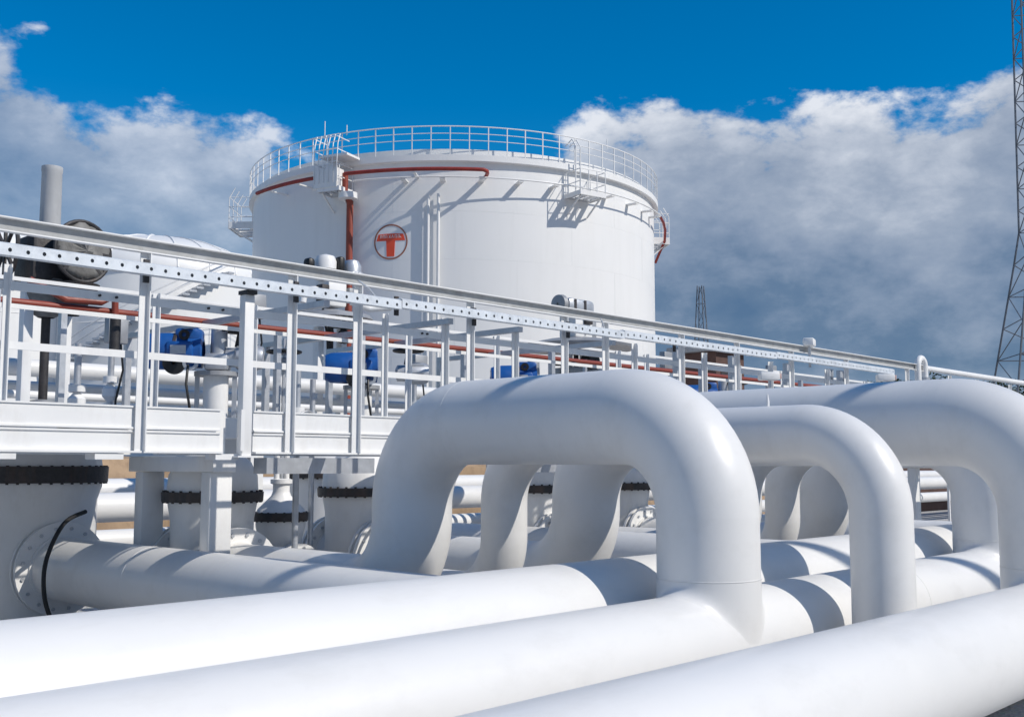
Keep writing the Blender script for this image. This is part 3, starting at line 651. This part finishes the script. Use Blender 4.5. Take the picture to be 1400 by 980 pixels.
for x, y, z1, wh, bx_, lb in ((3.2, 9.15, 2.9, False, False, 'thin standpipe near the left picture edge behind the railing'), (3.45, 9.6, 2.7, False, True, 'thin standpipe with box left of the first railing post'),
        (4.25, 9.2, 2.75, False, False, 'thin standpipe right of the long stem tube valve'), (4.9, 9.9, 2.9, False, True, 'thin standpipe left of the first blue drive'),
        (6.25, 9.6, 3.25, False, True, 'tall thin standpipe behind the first blue drive'), (6.1, 8.55, 2.6, True, False, 'short standpipe right of the tall white upright'),
        (6.9, 9.4, 2.6, True, False, 'thin standpipe left of the second blue drive'), (8.6, 9.7, 2.8, False, True, 'thin standpipe right of the second blue drive'),
        (11.2, 9.2, 3.1, True, False, 'thin standpipe right of the third blue drive'), (13.1, 9.3, 3.15, False, True, 'thin standpipe under the far end of the grey canopy'),
        (15.6, 9.0, 3.1, True, True, 'thin standpipe far along the walkway')):
    standpipe(lb, x, y, z1, wh, bx_)

# hoses
def hose(label, pts, r=.02):
    # smooth the polyline
    q = []
    for i in range(len(pts)-1):
        p0 = pts[max(i-1, 0)]; p1 = pts[i]; p2 = pts[i+1]; p3 = pts[min(i+2, len(pts)-1)]
        for k in range(8):
            s = k/8; q.append(tuple(.5*((2*p1[j])+(-p0[j]+p2[j])*s+(2*p0[j]-5*p1[j]+4*p2[j]-p3[j])*s*s+(-p0[j]+3*p1[j]-3*p2[j]+p3[j])*s**3) for j in range(3)))
    q.append(pts[-1]); o = MB().sweep(q, r, 10).build('hose', 'black_rubber', None, pts[-1]); tag(o, label, 'hose', 'black hoses by the valves')
hose('black hose curving round the flange at the far left', [(4.75, 10.0, 1.26), (4.5, 9.9, 1.16), (4.33, 9.85, .85), (4.3, 9.8, .55), (4.36, 9.75, .3), (4.45, 9.6, .02)])
hose('thin black hose seen between the two portal columns', [(5.75, 9.2, 1.3), (5.5, 8.7, 1.12), (5.3, 8.55, .9), (5.2, 8.5, .02)])
hose('black hose looping beside the small cone valve', [(7.55, 8.9, 1.2), (7.25, 8.75, 1.05), (7.13, 8.7, .7), (7.2, 8.6, .02)])
hose('black hose hanging behind the second back leg', [(10.2, 8.8, 1.25), (9.8, 8.5, 1.05), (9.55, 8.4, .75), (9.5, 8.3, .02)])

# ------------------------------------------------------------------ large storage tank
TC = (38.92, 40.746); TA = atan2(-TC[1], -TC[0]); TR = 10.4; TH = 14.76
def tp(th, r, z): a = TA+rad(th); return (TC[0]+r*cos(a), TC[1]+r*sin(a), z)
tk = thing('storage_tank', 'large white cylindrical storage tank with railed roof and red T emblem', 'storage tank', (TC[0], TC[1], 0))
cc = (TC[0], TC[1], 0)
MB().lathe([(TR, 0), (TR, TH)], cc, seg=160).build('shell', 'tank_white', tk, ang=60)
for z in (2.1, 4.2, 6.3, 8.4, 10.5, 12.6): MB().lathe([(TR-.01, z-.01), (TR+.003, z-.005), (TR+.003, z+.005), (TR-.01, z+.01)], cc, seg=160).build('course_seam', 'tank_white', tk, ang=80)
sm = {}
for ci in range(7):
    for k in range(12):
        th = -165+k*30+(15 if ci % 2 else 0)
        if abs(th) > 100: continue
        a = TA+rad(th); key = ci == 6
        if key not in sm: sm[key] = MB().box((TR-.01, -.012, .02), (TR+.003, .01, 2.08)).mesh('plate_seam', 'tank_white')
        piece('plate_seam', sm[key], tk, (0, 0, 2.1*ci), a) if ci < 7 and 2.1*ci+2.1 < TH+.1 else None
MB().lathe([(TR-.6, TH+.45), (TR*.7, TH+.75), (TR*.35, TH+1.0), (.02, TH+1.1)], cc, seg=96).build('roof', 'tank_white', tk)
MB().lathe([(TR+.002, TH-.02), (TR+.22, TH), (TR+.22, TH+.27), (TR+.18, TH+.27), (TR+.18, TH+.06), (TR-.62, TH+.06)], cc, seg=160).build('rim_walkway', 'tank_white', tk)
MB().lathe([(TR-.2, TH+.07), (TR-.2, TH+.62), (TR-.24, TH+.62), (TR-.24, TH+.07)], cc, seg=160).build('toe_plate', 'tank_white', tk)
RR = TR+.19
NP = 80
pm = MB().box((-.02, -.02, TH+.1), (.02, .02, TH+1.52)).mesh('rail_post', 'steel_white')
for k in range(NP):
    a = 2*pi*k/NP; piece('rail_post', pm, tk, (RR*cos(a), RR*sin(a), 0), a)
for z, rr_ in ((TH+1.52, .026), (TH+1.2, .017), (TH+.9, .017)):
    MB().sweep([add(cc, (RR*cos(2*pi*k/152), RR*sin(2*pi*k/152), z)) for k in range(152)], rr_, 6, closed=True).build('rail', 'steel_white', tk)
# ring main on brackets below the rim
ZR = 13.95; RO = TR+.55
MB().sweep([tp(th, RO, ZR) for th in range(-24, 70, 2)], .035, 10).build('ring_pipe', 'steel_white', tk)
bmz = MB().box((TR, -.12, -.03), (RO, .12, .02)).mesh('pipe_bracket', 'steel_white')
for k, th in enumerate((-12, -3, 6, 15, 24, 41, 51, 60, 67)):
    piece('pipe_bracket', bmz, tk, (0, 0, ZR-.06), TA+rad(th))
RO2 = TR+.95
rpth = [tp(th, RO2, 14.18) for th in [x_*.5 for x_ in range(-50, 13)]]+[tp(6.9, RO2-.2, 14.17), tp(7.2, RO2-.5, 14.17), tp(7.3, TR, 14.15)]
MB().sweep(rpth, .085, 12).build('foam_pipe', 'red_oxide', tk)
MB().sweep([tp(th, RO2, 14.18) for th in range(-54, -30, 1)], .085, 12).build('foam_pipe', 'red_oxide', tk)
for th in (-48, -38, -9): piece('pipe_bracket', MB().box((TR, -.06, -.03), (RO2, .06, .02)).mesh('pipe_bracket', 'steel_white'), tk, (0, 0, 14.06), TA+rad(th))
MB().sweep([tp(-26, TR+.6, 14.3), tp(-26, TR+.6, 13.4), tp(-25.3, TR+.36, 13.1), tp(-25.3, TR+.36, 0)], .15, 16).build('riser_pipe', 'orange_red', tk)
MB().sweep([tp(69, TR+.5, ZR), tp(76, TR+.5, ZR), tp(83, TR+.6, ZR-.08), tp(90, TR+.75, ZR-.4), tp(93, TR+.6, ZR-.9), tp(95, TR+.45, ZR-1.4)], .07, 12).build('foam_pipe', 'red_oxide', tk)
for th, r_ in ((-6.4, .07), (-4.0, .07)):
    MB().sweep([tp(th, TR+.16, 0.2), tp(th, TR+.16, 13.3)], r_, 12).build('conduit', 'steel_white', tk)
MB().sweep([tp(-33.5, RR, TH+1.4), tp(-33.5, RR, TH+2.2)], .02, 6).build('lightning_rod', 'steel_white', tk)
for th in (-27, 41): MB().sweep([tp(th, RR, TH+1.4), tp(th, RR, TH+1.85)], .022, 6).build('lightning_rod', 'steel_white', tk)
# platforms
def platform(th, drop, wd, dp, box=False, curb=.14, ph_=1.1):
    a = TA+rad(th); r0 = TR+.02; z = TH-drop
    pl = bpy.data.objects.new('platform', None)
    fq = MB().box((r0, -wd/2, -.03), (r0+.3, wd/2, .03)).box((r0+dp-.22, -wd/2, -.03), (r0+dp, wd/2, .03))
    for q in range(4):
        yc = -wd/2+.09+(wd-.18)*q/3; fq.box((r0+.3, yc-.09, -.029), (r0+dp-.22, yc+.09, .029))
    fl = fq.mesh('platform', 'galvanised')
    pl = piece('platform', fl, tk, (0, 0, z), a)
    def sp(mb, nm, mat): 
        o = bpy.data.objects.new(nm, mb.mesh(nm, mat)); C.objects.link(o); o.parent = pl
    sp(MB().box((r0+dp, -wd/2-.02, -.06), (r0+dp+.03, wd/2+.02, curb)), 'kick_plate', 'steel_white')
    for s_ in (-1, 1): sp(MB().box((r0, s_*(wd/2)+(0 if s_ > 0 else -.03), -.06), (r0+dp-.002, s_*(wd/2)+(.03 if s_ > 0 else 0), curb)), 'kick_plate', 'steel_white')
    hgt = drop+1.35
    for q in range(4):
        y = -wd/2+wd*q/3; sp(MB().sweep([(r0+dp, y, 0), (r0+dp, y, ph_*.75), (r0+dp-.3*(ph_ > 1.2), y, ph_)], .024, 6), 'post', 'steel_white')
    for y in (-wd/2, wd/2): sp(MB().cyl((r0+.1, y, 0), (r0+.1, y, 1.1), .024, 6), 'post', 'steel_white')
    for zz in (.55, 1.1)+((1.6,) if ph_ > 1.2 else ()): sp(MB().sweep([(r0, -wd/2, zz), (r0+dp, -wd/2, zz), (r0+dp, wd/2, zz), (r0, wd/2, zz)], .022, 6), 'rail', 'steel_white')
    for s_ in (-1, 1): sp(MB().bar((r0, s_*wd*.4, -.75), (r0+dp*.85, s_*wd*.4, -.05), .06), 'strut', 'steel_white')
    if box:
        sp(MB().box((r0+dp*.55, -wd/2-.2, .1), (r0+dp+.06, wd/2-.1, .95)), 'side_screen', 'steel_white')
        sp(MB().box((r0+.2, -wd/2+.1, 1.42), (r0+dp+.1, wd/2+.45, 1.52)), 'canopy', 'steel_white')
        for q in range(6):
            y = -wd/2-.15+q*(wd+.1)/5; sp(MB().sweep([(r0+dp+.08, y, .3), (r0+dp+.12, y, 1.2), (r0+dp+.06, y, 2.0), (r0+dp-.1, y, 2.45)], .025, 6), 'cage_bar', 'steel_white')
        for zz in (1.2, 1.75, 2.3): sp(MB().sweep([(r0+.3, -wd/2-.15, zz), (r0+dp+.1, -wd/2-.15, zz), (r0+dp+.1, wd/2-.05, zz), (r0+.3, wd/2-.05, zz)], .02, 6), 'cage_hoop', 'steel_white')
        sp(MB().lathe([(.02, -.1), (.42, -.1), (.42, .16), (.02, .16)], (r0+.55, wd/2+.1, -.25), seg=24), 'catch_tray', 'steel_white')
    return pl
p_ = platform(-28.5, 1.25, 1.1, 1.1, True)
platform(31.5, 1.25, 1.4, 1.15)
platform(-95, .75, 2.2, 1.35, curb=.3, ph_=2.1)
platform(95, 1.3, 1.8, .95, curb=.3, ph_=1.9)
# stair landing ladder over the platform at right
for y in (-.22, .22):
    pass
ld = MB()
for s_ in (-.25, .25):
    ld.sweep([tp(30+s_*2.6, TR+.45, 13.5), tp(30+s_*2.6, TR+.5, 15.8), tp(30+s_*2.6, TR+.2, 16.2), tp(30+s_*2.6, TR-.3, 16.0)], .03, 6)
for q in range(8): ld.bar(tp(30-.65, TR+.46, 13.7+q*.28), tp(30+.65, TR+.46, 13.7+q*.28), .03)
ld.build('ladder', 'steel_white', tk)
# emblem: ring, T and a line of letter strokes, all following the wall
def onwall(mb_pts, faces, name, mat, off):
    mb = MB()
    for u, v in mb_pts: mb.v.append(tp(EC+math.degrees(u/TR), TR+off, EZ+v))
    n = len(mb_pts)
    for u, v in mb_pts: mb.v.append(tp(EC+math.degrees(u/TR), TR-.004, EZ+v))
    mb.f = [tuple(f) for f in faces]
    ed = {}
    for f in faces:
        for i in range(len(f)):
            e_ = (f[i], f[(i+1) % len(f)]); ed[e_] = 1
    for (a, b_) in ed:
        if (b_, a) not in ed: mb.f.append((b_, a, n+a, n+b_))
    return mb.build(name, mat, tk, ang=30)
EC, EZ = -15.6, 11.28
R1, R0 = .76, .70
pts = []; fcs = []
for k in range(64):
    a = 2*pi*k/64; pts += [(R1*cos(a), R1*1.02*sin(a)), (R0*cos(a), R0*1.02*sin(a))]
for k in range(64):
    j = (k+1) % 64; fcs.append((2*k, 2*j, 2*j+1, 2*k+1))
onwall(pts, fcs, 'emblem_ring', 'logo_brown', .012)
onwall([(-.65, .05), (-.2, .05), (.2, .05), (.65, .05), (.56, .34), (.2, .36), (-.2, .36), (-.56, .34), (-.17, -.64), (.17, -.64)],
       [(0, 1, 6, 7), (1, 2, 5, 6), (2, 3, 4, 5), (8, 9, 2, 1)], 'emblem_letter', 'logo_red', .014)
def stroke(lst, u0, v0, u1, v1, w_=.022):
    d = sqrt((u1-u0)**2+(v1-v0)**2); nx, ny = -(v1-v0)/d*w_/2, (u1-u0)/d*w_/2
    lst.append([(u0+nx, v0+ny), (u1+nx, v1+ny), (u1-nx, v1-ny), (u0-nx, v0-ny)])
ls = []; vb, vt = .165, .3
for u in (-.46, -.40, -.34, -.28, -.22, -.16): stroke(ls, u, vb, u, vt)
for u in (-.43, -.31, -.19): stroke(ls, u-.03, vt, u+.03, vt)
stroke(ls, -.08, vb, .0, vt); stroke(ls, -.08, vt, .0, vb)
stroke(ls, .05, vb, .09, vt); stroke(ls, .09, vt, .13, vb)
for u in (.2, .27, .34, .41): stroke(ls, u, vb, u, vt)
for u in (.235, .375): stroke(ls, u-.035, vt, u+.035, vt)
stroke(ls, .41, .23, .48, vb)
pts = []; fcs = []
for q in ls:
    n = len(pts); pts += q; fcs.append((n, n+1, n+2, n+3))
onwall(pts, fcs, 'emblem_lettering', 'logo_letter', .02)

# ------------------------------------------------------------------ smaller domed tanks at left
def dome_tank(label, c, R_, H_, top):
    t = thing('domed_tank', label, 'storage tank', (c[0], c[1], 0), group='smaller domed tanks at left')
    c3 = (c[0], c[1], 0); h = top-H_
    MB().lathe([(R_, 0), (R_, H_)], c3, seg=96).build('shell', 'tank_white', t, ang=60)
    MB().lathe([(R_+.12, H_-.25), (R_+.12, H_)]+[(R_*cos(rad(a))+.12*cos(rad(a)), H_+h*sin(rad(a))) for a in range(5, 90, 6)]+[(.02, top)], c3, seg=96).build('roof', 'tank_white', t, ang=60)
    for z in (H_*.25, H_*.5, H_*.75): MB().lathe([(R_-.01, z-.03), (R_+.03, z), (R_-.01, z+.03)], c3, seg=96).build('course_seam', 'tank_white', t)
    for k in range(20):
        a = 2*pi*k/20; MB().sweep([add(c3, ((R_+.13)*cos(rad(e_))*cos(a), (R_+.13)*cos(rad(e_))*sin(a), H_+(h+.03)*sin(rad(e_)))) for e_ in range(0, 85, 9)], .05, 5).build('roof_rib', 'tank_white', t)
    fa = atan2(-c[1], -c[0])
    st = MB()
    for z in (1.0, .5): st.sweep([add(c3, ((R_+.7)*cos(fa-.9+k*.06), (R_+.7)*sin(fa-.9+k*.06), H_-6+k*.23+z)) for k in range(27)], .05, 5)
    st.build('stair_rail', 'steel_white', t)
    stp = MB()
    for k in range(27):
        a = fa-.9+k*.06; z = H_-6+k*.23
        p = [add(c3, (r_*cos(a+d), r_*sin(a+d), z)) for r_, d in ((R_, -.03), (R_+.75, -.03), (R_+.75, .03), (R_, .03))]; n = len(stp.v)
        stp.v += p+[add(q, (0, 0, -.12)) for q in p]; stp.f += [(n, n+1, n+2, n+3), (n+7, n+6, n+5, n+4), (n+1, n, n+4, n+5), (n+2, n+1, n+5, n+6), (n+3, n+2, n+6, n+7)]
    stp.build('stair', 'galvanised', t)
dome_tank('smaller white domed tank left of the large tank', (34.6, 64.1), 6.3, 13.4, 16.2)
dome_tank('white domed tank at the far left edge, mostly out of view', (26.0, 70.5), 6.6, 14.0, 16.5)

# ------------------------------------------------------------------ lattice tower at right, small mast
def lattice(name, label, base, rz, levels, r_leg, r_br, mat, group=None):
    t = thing(name, label, 'tower', base, rz)
    cs = [(1, 1), (-1, 1), (-1, -1), (1, -1)]
    for sx_, sy_ in cs:
        o = bpy.data.objects.new('leg', MB().sweep([(sx_*hw, sy_*hw, z) for z, hw in levels], r_leg, 6).mesh('leg', mat)); C.objects.link(o); o.parent = t
    for i in range(len(levels)-1):
        z0, h0 = levels[i]; z1, h1 = levels[i+1]
        for k in range(4):
            a, b_ = cs[k], cs[(k+1) % 4]
            if i % 2: a, b_ = b_, a
            o = bpy.data.objects.new('brace', MB().sweep([(a[0]*h0, a[1]*h0, z0), (b_[0]*h1, b_[1]*h1, z1)], r_br, 5).mesh('brace', mat)); C.objects.link(o); o.parent = t
            if i % 2 == 0:
                o = bpy.data.objects.new('strut', MB().sweep([(a[0]*h0, a[1]*h0, z0), (b_[0]*h0, b_[1]*h0, z0)], r_br, 5).mesh('strut', mat)); C.objects.link(o); o.parent = t
    return t
lv = []
z = 0.0
while z < 43:
    hw = 4.3-(4.3-1.25)*z/19 if z < 19 else 1.25-.2*(z-19)/17
    lv.append((z, hw)); z += 2.4 if z < 17 else 1.7
lattice('lattice_tower', 'tall dark lattice tower with flared base at the right edge', (85.05, 25.7, 0), rad(35), lv, .075, .04, 'tower_steel')
lv2 = [(i*1.5, 0.95-.068*i) for i in range(12)]
lattice('lattice_mast', 'small far lattice mast standing right of the large tank', (75.7, 49.7, 0), rad(10), lv2, .045, .02, 'tower_steel')
ph = thing('pump_house', 'dark brown flat-roofed plant hut in front of the far mast', 'building', (58, 37.5, 0))
MB().box((56.4, 36, 0), (59.6, 39, 8.6)).build('wall', 'brown_roof', ph)
MB().bbox((56.0, 35.6, 8.602), (60, 39.4, 9.0), .05).build('roof', 'grey_steel', ph)
MB().box((56.9, 35.96, 6.4), (57.9, 35.995, 7.7)).build('vent', 'dark_steel', ph)

# ------------------------------------------------------------------ right end of the walkway
def floodlight(label, loc, rz):
    t = thing('floodlight', label, 'lamp', loc, rz, 'small floodlights along the walkway')
    lp(MB().bbox((-.13, -.07, 0), (.11, .07, .1), .02), 'housing', 'steel_white', t)
    lp(MB().bbox((.112, -.05, .015), (.135, .05, .085), .008), 'lens', 'lamp_glass', t)
    lp(MB().box((-.015, -.015, -.28), (.015, .015, .0)), 'bracket', 'galvanised', t)
floodlight('small white floodlight just above the right-hand thick loop', (14.6, 6.55, 2.86), rad(-50))
floodlight('small white box lamp left of the slim loop top', (11.5, 6.6, 2.70), rad(-40))
floodlight('small white lamp sitting on the top rail right of the far mast', (13.0, 6.86, 3.25), rad(20))
# stout paired posts carrying the cable tray at the right
for x in (10.25, 11.42, 12.75, 13.9, 14.25, 16.6): gpost(pm_pair, x, YW+.12)
t = thing('vent_hook', 'white swan-neck vent pipe rising above the far top rail', 'pipe', (16.75, 6.88, 2.1))
MB().sweep([(16.75, 6.88, 2.1), (16.75, 6.88, 3.2)]+arc((16.62, 6.88, 3.22), (1, 0, 0), (0, 0, 1), .13, 0, pi, 10)+[(16.49, 6.88, 3.0)], .05, 14).build('tube', 'steel_white', t)
MB().lathe([(.05, 3.0), (.07, 3.0), (.07, 3.06), (.05, 3.06)], (16.75, 6.88, 0), seg=16).build('collar', 'galvanised', t)

# ------------------------------------------------------------------ far trees on the right
def tree(label, x, y, h, R_):
    t = thing('tree', label, 'tree', (x, y, 0), group='dark trees far behind the walkway')
    mb = MB(); mb.sweep([(x, y, 0), (x+.1, y, h*.35), (x-.1, y+.1, h*.7)], [.3, .22, .1], 8)
    for k in range(5):
        a = k*1.26; mb.sweep([(x, y, h*(.3+.07*k)), (x+R_*.6*cos(a), y+R_*.6*sin(a), h*(.5+.07*k))], [.1, .04], 6)
    mb.build('trunk', 'bark', t)
    lf = MB()
    cl = [(random.gauss(0, .45)*R_, random.gauss(0, .45)*R_, h*(.45+.5*random.random()), R_*random.uniform(.28, .5)) for _ in range(16)]
    for cx_, cy_, cz_, cr_ in cl:
        for _ in range(230):
            d = norm((random.gauss(0, 1), random.gauss(0, 1), random.gauss(0, 1))); q = cr_*(random.random()**.4)
            p = (x+cx_+d[0]*q, y+cy_+d[1]*q, cz_+d[2]*q*.8)
            u = norm((random.gauss(0, 1), random.gauss(0, 1), random.gauss(0, .6))); v = norm(cross(u, (random.gauss(0, 1), random.gauss(0, 1), 1))); s_ = random.uniform(.1, .22); n = len(lf.v)
            lf.v += [add(p, mul(u, s_)), add(p, mul(v, s_*.5)), sub(p, mul(u, s_)), sub(p, mul(v, s_*.5))]; lf.f.append((n, n+1, n+2, n+3))
    me = bpy.data.meshes.new('crown'); me.from_pydata([sub(v, (x, y, 0)) for v in lf.v], [], lf.f); me.materials.append(M['leaf'])
    o = bpy.data.objects.new('crown', me); C.objects.link(o); o.parent = t
for i, (x, y, h, R_, lb) in enumerate(((86, 40, 8.5, 3.2, 'dark tree right of the far mast'), (92, 38, 9.2, 3.4, 'dark tree above the slim loop, far away'), (96, 34, 8.8, 3.3, 'dark tree left of the right-hand floodlight, far away'),
                                      (101, 32, 9.4, 3.6, 'dark tree behind the right-hand floodlight'), (106, 29, 8.8, 3.4, 'dark tree far right, left of the lattice tower'))):
    tree(lb, x, y, h, R_)

# ------------------------------------------------------------------ dark stand-in panel for the shaded bank, unseen shadow-casting pipe
o = MB().bbox((34.5, 16.4, 0), (50, 16.8, 1.9), .04).build('dark_bank_panel', 'brown_roof', None, (42, 16.6, 0)); tag(o, 'dark brown panel standing in for the shaded bank under the right-hand thick loop', 'wall')  # brown panel added where the earth bank lies dark in shade
op = thing('shadow_caster_pipe', 'unseen pipe on two posts right of view, added to cast shadow bands on the loops', 'pipe', (14.5, -4.0, 0))  # made-up pipe out of view, placed so its shadow crosses the loop tops
d_ = (.816, -.577)
oh = 4/math.tan(rad(SUN_EL))
def opp(s_, z): return (5.45+oh*cos(rad(SUN_AZ))+d_[0]*s_, 4.75+oh*sin(rad(SUN_AZ))+d_[1]*s_, z)
MB().cyl(opp(-1.6, 6.3), opp(9.5, 6.3), .07, 14).build('barrel', 'pipe_white', op)
for s_ in (7.0, 9.3): MB().cyl(opp(s_, 0), opp(s_, 6.24), .07, 12).build('support_post', 'steel_white', op)
bpy.context.view_layer.update()
